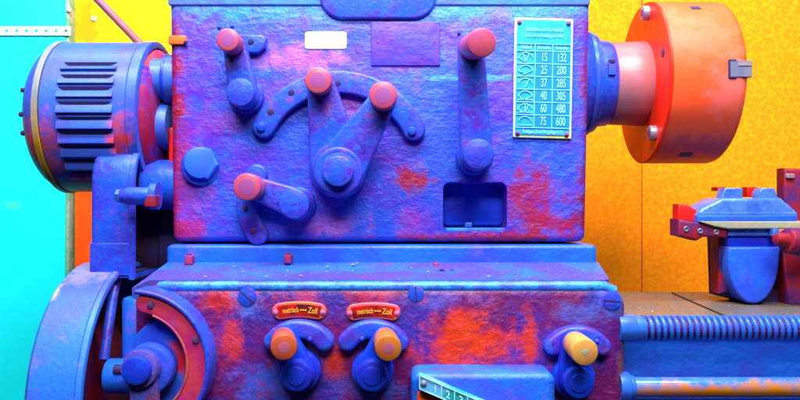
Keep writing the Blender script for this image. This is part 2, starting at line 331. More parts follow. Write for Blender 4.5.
hp('recess_sill', 'edge', slab, [(46, 28.2), (105, 28.2), (105, 32), (46, 32)], 1, 20, 1)
hp('recess_latch', 'slide', slab, [(66, 23), (73, 23), (73, 28), (66, 28)], 10, 20, 1)
bm = B(); slab(bm, rrect(-232, -290, 190, -194.2, 3), -1.6, 212, 1.8); LID = obj('lid', bm, 'lid', R)
part('cover_boss', 'arm', LID, slab, pxs(rrect(319, -60, 437, 19, 24, 10), -4), -4, 2, 3)
hp('blank_plate', 'dimplate', slab, rrect(-29, -178, 40, -134, 1), -1.6, 1, 0.8)
for x, y in ((378, 42), (434, 42)): hp('screw', 'rust', cyl, U(x, y, -1), U(x, y, -2.2), 1.1)
o = hp('sticker', 'sticker', slab, rrect(-95, -168, -53.5, -151, 2.5), -0.9, 0.5, 0.3, label='blank white sticker on the headstock')
# rust clamp at the left edge
bm = B(); slab(bm, rrect(-231, -164, -213, -155, 2), -3, 6, 1); cl = obj('clamp', bm, 'orange', H, label='small orange clamp at the headstock edge')
part('screw', 'dark', cl, cyl, U(185.5, 42.5, -4), U(185.5, 42.5, -6), 2.2)
# plug
bm = B(); cyl(bm, U(201, 166, 0), U(201, 166, -5), 19.5, bev=2.5); pl = obj('plug', bm, 'blue', H)
part('hex_head', 'plug', pl, lambda b: prism(b, circ(*U(200, 163, -10)[:2], 17.6, 6, 0.1), [(-4, 0), (-8, 0), (-9.5, 1.6)]))
part('cap_disc', 'plug', pl, lambda b: cyl(b, U(200, 163, -9), U(200, 163, -12), 15.2, bev=1.5))
# small screws of the front
for x, y in ((219, 27), (459, 33), (232, 26)): hp('rivet', 'blue', cyl, U(x, y, 1), U(x, y, -2), 1.9)

def knob(parent, base, front, r, mat_, core=0.6, coremat='knob_core', label=None):
    bm = B(); b, f_ = Vector(base), Vector(front); L = (f_ - b).length
    lathe(bm, b, f_ - b, [(0, r * 0.8), (2, r * 0.93), (L * 0.35, r * 0.97), (L - 2.2, r), (L - 0.6, r - 0.7), (L, r - 2.0)], 40)
    k = obj('knob', bm, mat_, parent, label=label)
    if core:
        ax = (f_ - b).normalized(); bm = B(); lathe(bm, f_ - ax * 1, ax, [(0, r * core), (1.05, r * core), (1.2, r * core - 0.8)], 28)
        obj('knob_centre', bm, coremat, parent)
    return k
def lever(hub, knobp, kb, rhub, rend, rk, d_arm, d_hub, d_knob, mat_knob, arm='arm', hubm='blue', collar=None, th=11, label=None, knoblabel=None, core=0.6):
    hx = U(*hub, d_hub); kx = U(*knobp, d_knob); base = U(*kb, d_arm) if kb else (kx[0], kx[1], d_arm)
    bm = B(); slab(bm, capsule(hx[:2], rhub, base[:2], rend), d_arm, d_arm + th, 3); a = obj('lever', bm, arm, R, label=label)
    bm = B(); h0 = (hx[0], hx[1], 0 if collar is None else collar[1]); 
    if collar:
        cyl(bm, (hx[0], hx[1], collar[1]), (hx[0], hx[1], d_arm + th - 1), collar[0], bev=2); obj('collar', bm, 'blue', a); bm = B()
    cyl(bm, (hx[0], hx[1], d_arm + 2), hx, rhub * 0.93, bev=1.6); obj('hub', bm, hubm, a)
    knob(a, (base[0], base[1], d_arm + 2), kx, rk, mat_knob, core, label=knoblabel)
    return a
# lever upper left with its stop plate
bm = B(); slab(bm, pxs([(222, 34), (262, 34), (266, 38), (265, 47), (258, 53), (240, 53), (232, 49)], -8), -8, 1, 2.5); sp = obj('stop_plate', bm, 'arm', R)
part('hole', 'dark', sp, cyl, U(251, 42, -8), U(251, 42, -8.8), 3.2)
lever((240, 92), (227.5, 39.5), None, 14.6, 11, 11, -20, -34, -46, 'knob', collar=(17.5, 0))
# twin lever with quadrant
qc = U(338, 166, -8)
bm = B(); slab(bm, arcband(qc, 72, 95, 26, 152, 48), -9, 1, 2.8); qd = obj('quadrant', bm, 'arm', R)
for x, y in ((271, 112), (291.5, 92.5), (338, 83.5)): part('hole', 'dark', qd, cyl, U(x, y, -8.6), U(x, y, -9.6), 3.2)
for x, y in ((261, 127), (412, 131)): part('bolt', 'blue', qd, cyl, U(x, y, -8), U(x, y, -13), 4.2)
a1 = lever((337, 168), (318, 80), None, 27, 13.5, 12.8, -19, -24, -42, 'knob', collar=(29, 0), th=10)
a2 = lever((338, 171), (383, 95), None, 25, 12.5, 13, -33, -36, -60, 'knob', collar=(26, -18), th=9)
bm = B(); c = U(338, 171, -44); lathe(bm, (c[0], c[1], -32), (0, 0, -1), [(0, 22.5), (4, 22.5), (4.6, 21), (4, 18), (-1, 17)], 44, cap=False); obj('ring', bm, 'blue', a2)
bm = B(); cyl(bm, (c[0], c[1], -33), (c[0], c[1], -46), 14.5, bev=1.5); obj('shaft_end', bm, 'arm', a2)
# long lever right
lever((478.5, 154), (482, 42.5), (471.5, 47), 15.5, 12.5, 13, -38, -52, -92, 'knob', collar=(18, 0), th=14, core=0)
# lower left lever with stop plate
qc2 = U(294, 204, -8)
bm = B(); slab(bm, arcband(qc2, 37, 58, 142, 220, 24), -8, 1, 2.5); s2 = obj('stop_plate', bm, 'arm', R)
for x, y in ((246, 208), (254, 231)): part('hole', 'dark', s2, cyl, U(x, y, -7.6), U(x, y, -8.7), 3)
lever((294, 204), (246.5, 187), None, 15.5, 11, 13, -20, -36, -54, 'knob', collar=(17, 0))

# ---- rating plate
pa = Vector((514.5, 18.0)); pu_ = Vector((58.3, 1.6)) / 58.0; pv_ = Vector((-2.0, 118.5)) / 118.0
def PP(u, v, d): q = pa + pu_ * u + pv_ * v; return W(*U(q.x, q.y, 0)[:2], d)
bm = B(); prism(bm, rrect(0, 0, 58, 119, 1.5), [(0.5, 0), (-2, 0), (-2.4, 0.4)], f=lambda u, v, t: PP(u, v, t)); rp = obj('rating_plate', bm, 'rborder', R, label='cyan speed table plate with white numbers')
bm = B(); prism(bm, rrect(2.2, 2, 55.8, 116, 1), [(-2, 0), (-3, 0), (-3.2, 0.2)], f=PP); obj('plate_field', bm, 'rplate', rp)
bm = B(); prism(bm, [(20.5, 33), (55, 33), (55, 109), (20.5, 109)], [(-3, 0), (-3.6, 0)], f=PP); obj('number_field', bm, 'rcell', rp)
bm = B()
def ln(x0, y0, x1, y1, w=0.7):
    dx, dy = x1 - x0, y1 - y0; L = math.hypot(dx, dy); nx, ny = -dy / L * w / 2, dx / L * w / 2
    prism(bm, [(x0 + nx, y0 + ny), (x1 + nx, y1 + ny), (x1 - nx, y1 - ny), (x0 - nx, y0 - ny)], [(-3.55, 0), (-4.1, 0)], f=PP)
ys = [26, 33, 45.5, 58.3, 71, 83.7, 96.3, 109]
for y in ys: ln(2.6, y, 55.4, y)
for x in (20.5, 38): ln(x, 26, x, 109)
def TP(s, u, v, size, sx=1.0): text(bm, s, size, lambda a, b: PP(u + a * sx, v - b, -4.2))
TP('Einstellen nur im Auslauf', 29, 11.5, 5.2, 0.72); TP('zwei, wie im Katalog, zu Wahl', 29, 17.5, 4.6, 0.68)
TP('Hebel', 11.5, 29.5, 5, 0.9); TP('Drehzahlen', 29.3, 29.5, 4.2, 0.62); TP('Drehzahlen', 46.7, 29.5, 4.2, 0.62)
for i, (p, q) in enumerate((('15', '132'), ('25', '200'), ('37', '285'), ('40', '305'), ('60', '480'), ('75', '600'))):
    y = (ys[i + 1] + ys[i + 2]) / 2
    TP(p, 29.5, y, 12.2, 0.52); TP(q, 46.7, y, 12.2, 0.52)
    cx, cy = 11.5, y + 3.5; w = 0.75
    arc = [(cx + 7.5 * math.cos(math.radians(t)), cy - 8 * math.sin(math.radians(t))) for t in range(25, 156, 13)]
    for a_, b_ in zip(arc, arc[1:]): ln(*a_, *b_, w)
    if i in (0, 2, 4): ln(cx, cy + 1, *arc[[7, 0, 3, 0, 5][i]], w); ln(cx, cy + 1, *arc[3], w)
    if i in (1, 3): ln(cx - 2, cy + 1, *arc[0], w); ln(cx - 2, cy + 1, *arc[-1], w)
    if i in (0, 1, 4): ln(cx - 1, cy + 1, cx - 8, cy - 3, w)
    if i in (3, 4, 5): ln(cx - 7, cy + 0.5, cx + 7, cy + 0.5, w)
TP('Stufigste Zwei Vorgelege I : II', 29, 112.8, 5.0, 0.66)
obj('lettering', bm, 'rtext', rp)
for u, v in ((4.5, 5), (53, 5), (4.5, 115), (53, 115)):
    bm = B(); q = PP(u, v, 0); lathe(bm, (q.x / S, (Z0 - q.z) / S, -3), (0, 0, -1), [(0, 2.3), (1.2, 2.0), (2, 1), (2.1, 0)], 16); obj('screw', bm, 'rust', rp)

# ---- neck and gearbox
def neck(bm):
    x0, x1 = U(166, 0, -8)[0], U(597, 0, -8)[0]
    slab(bm, rrect(x0, 44.4, x1, 80, 5), -8, 205, 4)
part('neck', 'neck', R, neck)
GD = -70
gx0, gx1 = U(132, 0, GD)[0], U(628, 0, GD)[0]; gy0 = U(0, 283, GD)[1]
bm = B(); slab(bm, rrect(gx0, gy0, gx1, 330, 24, 10), GD, 150, 13); G = obj('gearbox', bm, 'gear', R)
# front top edge roll, its bright blue stands for the lamp's highlight
bm = B()
ex0, ex1 = U(158, 0, GD)[0], U(606, 0, GD)[0]
tube(bm, [(ex0, gy0 + 4.5, GD + 6), (ex0 + 6, gy0 + 3.6, GD + 5), (ex0 + 30, gy0 + 3.6, GD + 5), (ex1 - 30, gy0 + 3.6, GD + 5), (ex1, gy0 + 3.8, GD + 5.5), (ex1 + 9, gy0 + 8, GD + 6)], 5, 20); obj('edge_bead', bm, 'edge', G)
bm = B()
def quadloft(bm, top, drop):
    a = [bm.verts.new(W(*p)) for p in top]; b = [bm.verts.new(W(p[0], p[1] + drop, p[2])) for p in top]; n = len(top)
    bm.faces.new(a); bm.faces.new(b[::-1])
    for i in range(n): bm.faces.new((a[i], a[(i + 1) % n], b[(i + 1) % n], b[i]))
quadloft(bm, [U(132, 288, -50), U(150, 280, -62), U(604, 280, -62), U(609, 279, -50), U(598, 262, -7), U(168, 262, -7)], 24)
obj('ledge', bm, 'ledge', G)
for x, y, s in ((189, 259.5, 1), (288, 258.5, 0.9), (436, 265, 0.6)):
    bm = B(); c = U(x, y, -14); slab(bm, rrect(c[0] - 4 * s, c[1] - 4 * s, c[0] + 4 * s, c[1] + 5, 1.2), -17, -8, 1); lathe(bm, (c[0], c[1] - 3 * s, -13), (0, -1, 0), [(0, 2.2 * s), (3 * s, 2.2 * s)], 10); obj('pin', bm, 'rust', G)
for x, y, r, a in ((247, 297, 10, 40), (416, 294, 8.5, 85), (612, 301, 10, 5)):
    c = U(x, y, GD - 1); bm = B(); cyl(bm, (c[0], c[1], GD + 1), (c[0], c[1], GD - 0.9), r * 0.86, bev=0.7); s_ = obj('slotted_screw', bm, 'blue', G)
    t = math.radians(a); e = (math.cos(t) * r * 0.78, math.sin(t) * r * 0.78); nn = (-math.sin(t) * 0.6, math.cos(t) * 0.6)
    part('slot', 'dark', s_, slab, [(c[0] - e[0] + nn[0], c[1] - e[1] + nn[1]), (c[0] + e[0] + nn[0], c[1] + e[1] + nn[1]), (c[0] + e[0] - nn[0], c[1] + e[1] - nn[1]), (c[0] - e[0] - nn[0], c[1] - e[1] - nn[1])], GD - 1.2, GD - 0.5, 0.1)

def plaque(cx, cy, word1, lab):
    rad = 95; k = (F + GD) / F; c = U(cx, cy + rad / k, GD)
    bm = B(); slab(bm, arcband(c, rad - 7.4, rad + 7.4, 100.5, 79.5, 20), GD - 3, GD + 1, 1.2); p = obj('plaque', bm, 'plqb', R, label=lab)
    part('plaque_field', 'plq', p, slab, arcband(c, rad - 5.2, rad + 5.2, 101.6, 78.4, 20, False, False), GD - 3.6, GD - 2.5, 0.3)
    bm = B()
    def tx(s, off, size, sx):
        def f(a, b):
            th = (off + a * sx) / rad; r = rad + b
            return W(c[0] + r * math.sin(th), c[1] - r * math.cos(th), GD - 4)
        text(bm, s, size, f)
    tx(word1, -7.5, 6.8, 0.62); tx('Zoll', 12.5, 7.4, 0.72)
    for o_ in (1.8, 3.9, 6.0): prism(bm, [(c[0] + rad * math.sin((o_ + q) / rad), c[1] - rad * math.cos(o_ / rad) + w) for q, w in ((-0.8, -0.6), (0.8, -0.6), (0.8, 0.6), (-0.8, 0.6))], [(GD - 3.5, 0), (GD - 4.1, 0)])
    obj('lettering', bm, 'plqt', p)
    for t in (-0.225, 0.225): 
        q = (c[0] + rad * math.sin(t), c[1] - rad * math.cos(t)); bm = B(); lathe(bm, (q[0], q[1], GD - 3), (0, 0, -1), [(0, 2.6), (1.4, 2.2), (2, 1), (2.1, 0)], 16); obj('screw', bm, 'mauve', p)
plaque(299.5, 309.3, 'metrisch', 'curved red plaque with yellow words, left of the two')
plaque(373.5, 310.3, 'metrisch', 'curved red plaque with yellow words, right of the two')

def glever(hub, kn, kb, plate, rk, kmat, rh, lab):
    c = U(plate[0], plate[1], GD - 12)
    bm = B(); slab(bm, arcband(c, plate[2], plate[3], plate[4], plate[5], 24), GD - 12, GD + 1, 4); g = obj('stop_plate', bm, 'arm', R)
    part('rivet', 'blue', g, cyl, U(plate[6], plate[7], GD - 11), U(plate[6], plate[7], GD - 12.8), 2.0)
    hx = U(*hub, GD - 26); b = U(*kb, GD - 22); kx = U(*kn, GD - 58)
    bm = B(); slab(bm, capsule(hx[:2], rh * 0.92, b[:2], rk * 0.95), GD - 22, GD - 10, 3); a = obj('lever', bm, 'blue2', R, label=lab)
    bm = B(); cyl(bm, (hx[0], hx[1], GD), (hx[0], hx[1], GD - 14), rh + 2.5, bev=3); obj('collar', bm, 'blue2', a)
    bm = B(); cyl(bm, (hx[0], hx[1], GD - 20), (hx[0], hx[1], GD - 31), rh * 0.84, bev=2.5); obj('hub', bm, 'blue2', a)
    bm = B(); cyl(bm, (hx[0], hx[1], GD - 29), (hx[0], hx[1], GD - 32.5), rh * 0.5, bev=1); obj('pivot', bm, 'blue2', a)
    knob(a, (b[0], b[1], GD - 20), kx, rk, kmat, 0.26 if kmat == 'knob_tan' else 0.42, 'rail' if kmat == 'knob_tan' else 'knob_core2')
glever((297, 375), (284, 347.5), (283, 339), (298, 363, 21, 38, 38, 142, 310, 339), 11.2, 'knob_orange', 16.5, 'short lever with an orange knob')
glever((372, 375), (388.5, 348.5), (385, 339), (373, 363, 21, 38, 38, 142, 362, 338.5), 11.2, 'knob_amber', 16.5, 'short lever with an amber knob')
glever((578, 382), (585, 352.5), (575, 343.5), (579, 367, 20, 36, 38, 142, 597, 341), 11.5, 'knob_tan', 16.5, 'short lever with a tan knob')

# ---- selector ledge with number scale
c0, c1 = U(411, 373.5, -105), U(556, 373.5, -105)
bm = B(); slab(bm, rrect(c0[0], c0[1], c1[0], 330, 8), -105, GD + 1, 6); sl = obj('selector_housing', bm, 'housing', R)
part('rust_patch', 'orange', sl, slab, pxs(rrect(417, 391.5, 452, 440, 3), -106), -106, -104, 0.5)
sA, sB = Vector((419, 374.3)), Vector((481, 400.8))
sd = (sB - sA) / 62.0
def SP(u, v, d): q = sA + sd * u; w = U(q.x, q.y + v, -115); return W(w[0], w[1], d)
bm = B(); prism(bm, [(0, 0), (110, 0), (110, 15), (0, 15)], [(-104, 0), (-114, 0), (-115, 0.6)], f=SP); sc = obj('scale_plate', bm, 'scale', R, label='slanted teal scale plate numbered 1 2 3')
bm = B()
def sln(u0, v0, u1, v1, w=0.9):
    if u0 == u1: q = [(u0 - w / 2, v0), (u0 + w / 2, v0), (u1 + w / 2, v1), (u1 - w / 2, v1)]
    else: q = [(u0, v0 - w / 2), (u1, v1 - w / 2), (u1, v1 + w / 2), (u0, v0 + w / 2)]
    prism(bm, q, [(-114.9, 0), (-115.8, 0)], f=SP)
sln(0.5, 0.9, 110, 0.9); sln(0.5, 14.2, 110, 14.2); sln(0.6, 0.5, 0.6, 14)
for i, u in enumerate((22.5, 35.5, 48.5, 61.5, 74.5, 87.5)): sln(u, 1, u, 14, 0.8)
for i, u in enumerate((16.3, 29, 42, 55, 68, 81)): text(bm, str(i + 1), 11, lambda a, b, u=u: SP(u + a * 0.8, 8 - b, -115.9))
obj('lettering', bm, 'scalet', sc)
bm = B(); q = SP(4.6, 7.2, 0); lathe(bm, (q.x / S, (Z0 - q.z) / S, -114), (0, 0, -1), [(0, 3), (2, 2.7), (3.2, 1.4), (3.5, 0)], 20); obj('screw', bm, 'band', sc)

# ---- swing quadrant at the left of the gearbox
k = (F - 92) / F; qc = U(135, 365, -92)
bm = B(); slab(bm, arcband(qc, 52.5 * k, 73 * k, 80, -60, 44), -94, -66, 2); sq = obj('swing_quadrant', bm, 'quad', R, label='red arc shaped quadrant plate')
part('rim', 'blue', sq, slab, arcband(qc, 71 * k, 76 * k, 88, -60, 44), -97, -66, 2)
part('inner_rim', 'brown', sq, slab, arcband(qc, 51.5 * k, 54 * k, 70, -60, 44, False, False), -95, -80, 1)
for x, y in ((151, 305), (196, 340)): part('hole', 'dark', sq, cyl, U(x, y, -93), U(x, y, -95), 3.4)
bm = B(); c = U(150, 366, -80); slab(bm, [(qc[0] + 54 * k * math.cos(math.radians(t)), qc[1] - 54 * k * math.sin(math.radians(t))) for t in range(72, -81, -8)] + [(qc[0] + 4, qc[1] + 62), (qc[0] - 8, qc[1] + 20), (qc[0] - 6, qc[1] - 22), (qc[0] + 6, qc[1] - 34), (qc[0] + 17, qc[1] - 40)], -80, -60, 2); fp = obj('face_plate', bm, 'face', R)
bm = B(); c = U(161, 326, -81); slab(bm, capsule((c[0] - 4, c[1] - 3), 2.6, (c[0] + 5, c[1] + 3), 2.6), -82, -79, 0.8); obj('slot_screw', bm, 'blue2', fp)
bm = B(); c = U(136, 371, -112); cyl(bm, (c[0] + 5, c[1] + 2, -78), (c[0] + 5, c[1] + 2, -98), 25 * k, bev=3); sl2 = obj('lever', bm, 'neck', R, label='broad lever on a round boss below the red quadrant')
part('hub', 'ledge', sl2, cyl, (c[0] + 1, c[1] + 1, -96), (c[0], c[1], -106), 19 * k, None, 2)
part('shaft_end', 'blue2', sl2, cyl, (c[0], c[1], -104), (c[0], c[1], -114), 14 * k, None, 2)
bm = B(); slab(bm, capsule((c[0] + 2, c[1]), 13, (c[0] + 8, c[1] + 120), 10), -103, -97, 2); obj('arm', bm, 'ledge', sl2)
bm = B(); c = U(107, 376, -60); cyl(bm, (c[0] + 34, c[1], -60), (c[0], c[1], -60), 16, bev=3); co = obj('collar', bm, 'neck', R)
bm = B(); c = U(113, 372, -80); cyl(bm, (c[0] + 10, c[1], -72), (c[0] - 2, c[1], -72), 5); obj('bolt', bm, 'dark', co)
bm = B(); c = U(138, 322, -40); cyl(bm, (c[0], c[1] + 60, -40), (c[0], c[1] - 24, -40), 14, bev=4); obj('support_post', bm, 'neck', R)

# ---- change gear drum
dx0, dx1, dd, dy, dr = -325, -274, 20, 192, 128
bm = B(); lathe(bm, (0, dy, dd), (1, 0, 0), [(dx0, 0), (dx0, dr - 4), (dx0 + 4, dr), (dx1 - 7, dr), (dx1 - 6.6, dr - 1), (dx1 - 5.6, dr - 1), (dx1 - 5, dr + 1), (dx1 - 1, dr + 0.5), (dx1, dr - 1.5), (dx1 - 0.6, dr - 5), (dx1 - 4, dr - 6), (dx0 + 8, dr - 6), (dx0 + 8, 0)], 120, cap=False)
dm = obj('gear_guard', bm, 'drum', R, label='round blue guard drum at lower left')
bm = B(); lathe(bm, (0, dy, dd), (1, 0, 0), [(dx0 + 9, 0), (dx0 + 9, 88), (dx0 + 20, 90), (dx0 + 22, 84), (dx0 + 20, 70), (dx0 + 26, 60), (dx0 + 30, 0)], 72, cap=False); obj('change_gear', bm, 'redmetal', dm)
bm = B(); c = U(110, 330, -30); tube(bm, [U(118, 268, 0), U(112, 300, -20), U(104, 360, -40)], 5); obj('link_rod', bm, 'arm', dm)

# ---- upper belt guard
gd, gr = 26, 44; cyb = -15
def slot_outline(bottom):
    p = [(gd + gr * math.cos(math.radians(t)), cyb - gr * math.sin(math.radians(t))) for t in range(0, 181, 6)]
    return p + [(gd - gr, bottom), (gd + gr, bottom)]
bm = B(); prism(bm, slot_outline(76), [(-303, 6), (-302.4, 3.5), (-301.2, 1.4), (-298, 0), (-265, 0), (-264, -1.8), (-259, -1.8), (-258, 0), (-259, 3.5), (-263, 4), (-293, 4)], f=Fdy)
bg = obj('belt_guard', bm, 'blue', R, label='arched blue belt guard beside the motor')
bm = B(); prism(bm, offset(slot_outline(76), 4.7), [(-260.5, 0), (-291, 0)], f=Fdy, cap0=False); obj('interior_shade', bm, 'dark', bg)  # dark shell added to paint the shade inside the guard
bm = B(); slab(bm, [(-302.5, 42), (-262, 42), (-262, 74), (-302.5, 74)], -19.6, -10, 1.2); obj('lower_cover', bm, 'blue', bg)
# studs between guard and headstock
c = U(0, 196, -34)[1]
bm = B(); cyl(bm, (-238, c, -36), (-262, c, -36), 8.5, bev=2.5); cyl(bm, (-246, c, -36), (-266, c, -36), 7); st_ = obj('stud', bm, 'blue', R)
xh = U(116, 0, -36)[0]; bm = B(); lathe(bm, (-264, c, -36), (-1, 0, 0), [(0, 6.5), (-264 - xh - 1, 6.5), (-264 - xh, 5.5)], 6); obj('hex_head', bm, 'steel_blue', st_)
bm = B(); cyl(bm, (-222, c - 12, 30), (-264, c - 12, 30), 26, bev=3); bo = obj('shaft_boss', bm, 'blue', R)
bm = B(); cyl(bm, (-232, c, -30), (-239, c, -30), 13, bev=1); obj('flange', bm, 'blue', st_)
bm = B(); slab(bm, rrect(*U(145, 195, -42)[:2], *U(156, 207, -42)[:2], 1.5), -44, -30, 1); obj('lock_nut', bm, 'redmetal', st_)
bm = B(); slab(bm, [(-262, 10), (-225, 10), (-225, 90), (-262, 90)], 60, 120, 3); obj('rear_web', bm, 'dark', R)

# ---- motor
md_, mr, my = 62, 80, U(0, 118, 62)[1]
X = lambda px, d=0: (px - 400) * (F + d) / F
mx0, mxb, mx1 = -378, -361, -258
bm = B(); lathe(bm, (0, my, md_), (1, 0, 0), [(mx0 - 2, 0), (mx0 - 2, 50), (mx0 - 0.5, 60), (mx0 + 2, 66), (mx0 + 7, 72), (mxb - 3, mr - 3), (mxb - 1, mr - 2.5), (mxb, mr - 1), (mxb + 1, mr - 3), (mxb + 7, mr - 3), (mxb + 8, mr), (mx1 - 12, mr), (mx1 - 11, mr - 1), (mx1 - 10, mr + 0.8), (mx1 - 1, mr + 0.8), (mx1, mr - 1), (mx1, mr - 6), (mx1 - 3, mr - 6.5), (mx1 - 3, 0)], 110, cap=False)
mo = obj('motor', bm, 'motor', R, label='blue electric motor with louvred casing')
bm = B(); lathe(bm, (0, my, md_), (1, 0, 0), [(mxb + 0.5, mr - 3.5), (mxb + 0.5, mr + 0.9), (mxb + 1, mr + 1.3), (mxb + 6, mr + 1.3), (mxb + 6.5, mr + 0.9), (mxb + 6.5, mr - 3.5)], 110, cap=False); obj('band', bm, 'band', mo)
# louvres: a dark slot under a raised hood, stepping round the casing
def arcpatch(bm, x0, x1, a0, a1, r, taper=0.0, nx=14, na=5):
    g = []
    for i in range(nx + 1):
        s = i / nx; x = x0 + (x1 - x0) * s; e = min(1, min(s, 1 - s) / 0.12) ** 0.5 if taper else 1
        col = []
        for j in range(na + 1):
            q = j / na; t = a0 + (a1 - a0) * (q * (taper * e + 1 - taper)); rr = r(q, e)
            col.append(bm.verts.new(W(x, my - rr * math.sin(t), md_ - rr * math.cos(t))))
        g.append(col)
    for i in range(nx):
        for j in range(na): bm.faces.new((g[i][j], g[i + 1][j], g[i + 1][j + 1], g[i][j + 1]))
for py in (64, 76.5, 89, 104, 119.5, 134, 148, 161.5, 173):
    yy = U(0, py, 0)[1]
    a = 0
    for it in range(20): yy = (py - 200) * (F + md_ - mr * math.cos(a)) / F; a = math.asin(max(-1, min(1, (my - yy) / mr)))
    x0, x1 = mxb + 26, mx1 - 24
    th = 0.036 + 0.03 * max(0, (110 - py) / 50)
    bm = B(); arcpatch(bm, x0, x1, a + 0.03, a + 0.03 - th, lambda q, e: mr + 0.3, 0.9); v = obj('louvre_slot', bm, 'slot', mo)
    bm = B(); arcpatch(bm, x0 - 1, x1 + 1, a + 0.03 - th, a - 0.118, lambda q, e: mr + 0.1 + 3.0 * e * min(1, q / 0.8) if q < 0.9 else mr - 0.5, 0.0, na=8); obj('louvre', bm, 'motor', v)
for t in (-0.35, 0.05, 0.35):
    bm = B(); cyl(bm, (mx0 + 4, my + 63 * math.sin(t), md_ - 63 * math.cos(t)), (mx0 - 2.5, my + 63 * math.sin(t), md_ - 63 * math.cos(t)), 2.6); obj('bolt', bm, 'dark', mo)
# drive end
y2 = U(0, 80, 30)[1]
bm = B(); cyl(bm, (mx1 + 2, y2, 30), (-238, y2, 30), 22, bev=1); cyl(bm, (-240, y2, 30), (-228, y2, 30), 26, bev=2); de = obj('drive_end', bm, 'motor', mo)
bm = B(); lathe(bm, (0, y2, 30), (1, 0, 0), [(-243, 23), (-241, 26.5), (-239, 26.5), (-238, 23)], 48, cap=False); obj('ring', bm, 'blue2', de)
y3 = U(0, 126, 30)[1]
bm = B(); cyl(bm, (mx1 + 2, y3, 34), (-238, y3, 34), 24, bev=2); obj('bearing_cap', bm, 'motor', mo)
bm = B(); slab(bm, rrect(-238, -75, -228, 0, 3), 20, 80, 3); obj('rear_bracket', bm, 'redbright', mo)
bm = B(); lathe(bm, (0, my, md_), (1, 0, 0), [(mx1 - 4, 0), (mx1 - 4, mr - 7), (mx1 + 1, mr - 8), (mx1 + 7, mr - 14), (mx1 + 9, mr - 24), (mx1 + 11, 40), (mx1 + 11, 0)], 90, cap=False); obj('end_shield', bm, 'motor_end', mo, label='end shield with orange reflection painted along its top')

# ---- spindle and chuck
cd = 110; cy_ = U(0, 84, cd)[1]
bm = B(); hx0 = 184
lathe(bm, (0, cy_, cd), (1, 0, 0), [(hx0, 0), (hx0, 64), (199, 64), (204, 62), (206, 59), (212, 57), (220, 55), (221, 50), (222, 49), (235, 48), (238, 46), (240, 40), (240, 0)], 96, cap=False)
bc = obj('bearing_cover', bm, 'blue', R)
bm = B(); lathe(bm, (0, cy_, cd), (1, 0, 0), [(209, 56), (210, 58.9), (214, 58.3), (215, 55)], 96, cap=False); obj('ring', bm, 'steel_blue', bc)
bm = B(); t = math.radians(10); slab(bm, rrect(225, cy_ - 16, 233, cy_ - 2, 1), cd - 51, cd - 44, 0.8); nt_ = obj('index_block', bm, 'steel_blue', bc)
bm = B(); slab(bm, rrect(226, cy_ - 19, 232, cy_ - 15, 0.8), cd - 52, cd - 44, 0.6); obj('index_mark', bm, 'dark', nt_)
bm = B(); lathe(bm, (0, cy_, cd), (1, 0, 0), [(238, 0), (238, 45.5), (239.5, 46.5), (279, 48), (282, 46), (283, 40), (283, 0)], 96, cap=False); obj('spindle_hub', bm, 'hub', R)
cx0, cx1, cr = 277, 359, 91
bm = B(); lathe(bm, (0, cy_, cd), (1, 0, 0), [(cx0 + 3, 0), (cx0 + 3, cr), (cx1 - 9, cr), (cx1 - 4, cr - 1.5), (cx1 - 1, cr - 5), (cx1, cr - 9), (cx1, 20), (cx1 - 25, 20), (cx1 - 25, 0)], 128, cap=False)
ck = obj('chuck', bm, 'chuck', R, label='round three jaw chuck in orange pink steel')
bm = B(); lathe(bm, (0, cy_, cd), (1, 0, 0), [(cx0, 0), (cx0, cr - 1.5), (cx0 + 1.2, cr), (cx0 + 4, cr + 0.01), (cx0 + 4, 0)], 128, cap=False); bp_ = obj('backplate', bm, 'plate_red', ck, label='back plate coloured bright red for its shaded face')
def face_pos(px, py, t=cx0):                # point on the plane x = t seen at a pixel
    d = t * F / (px - 400) - F; return (t, (py - 200) * (F + d) / F, d)
for px, py in ((646, 13), (653, 133)):
    p = face_pos(px + 2, py); bm = B(); cyl(bm, (cx0 + 1, p[1], p[2]), (cx0 - 7, p[1], p[2]), 8.2, bev=1.2, n=24); b_ = obj('bolt', bm, 'bolt', bp_)
    bm = B(); lathe(bm, (cx0 - 6.8, p[1], p[2]), (-1, 0, 0), [(0, 4.6), (0.5, 4.6)], 6); obj('socket', bm, 'rust', b_)
p = face_pos(663, 53); bm = B(); cyl(bm, (cx0 + 1, p[1], p[2]), (cx0 - 0.4, p[1], p[2]), 5, bev=0.2); obj('hole', bm, 'redmetal', bp_)
def on_drum(ang, w, x0, x1, h0, h1, name, mt, par):     # block set in the chuck rim, angle 0 = towards the viewer, + up
    t = math.radians(ang); n = Vector((0, -math.sin(t), -math.cos(t))); s = Vector((0, -math.cos(t), math.sin(t)))
    bm = B(); vs = []
    for x in (x0, x1):
        for h in (h0, h1):
            for w_ in (-w, w):
                p = Vector((x, cy_, cd)) + n * h + s * w_; vs.append(bm.verts.new(W(*p)))
    for f_ in ((0, 1, 3, 2), (4, 6, 7, 5), (0, 4, 5, 1), (2, 3, 7, 6), (0, 2, 6, 4), (1, 5, 7, 3)): bm.faces.new([vs[i] for i in f_])
    bmesh.ops.bevel(bm, geom=bm.edges[:], offset=0.0008, segments=2, affect='EDGES')
    return obj(name, bm, mt, par)
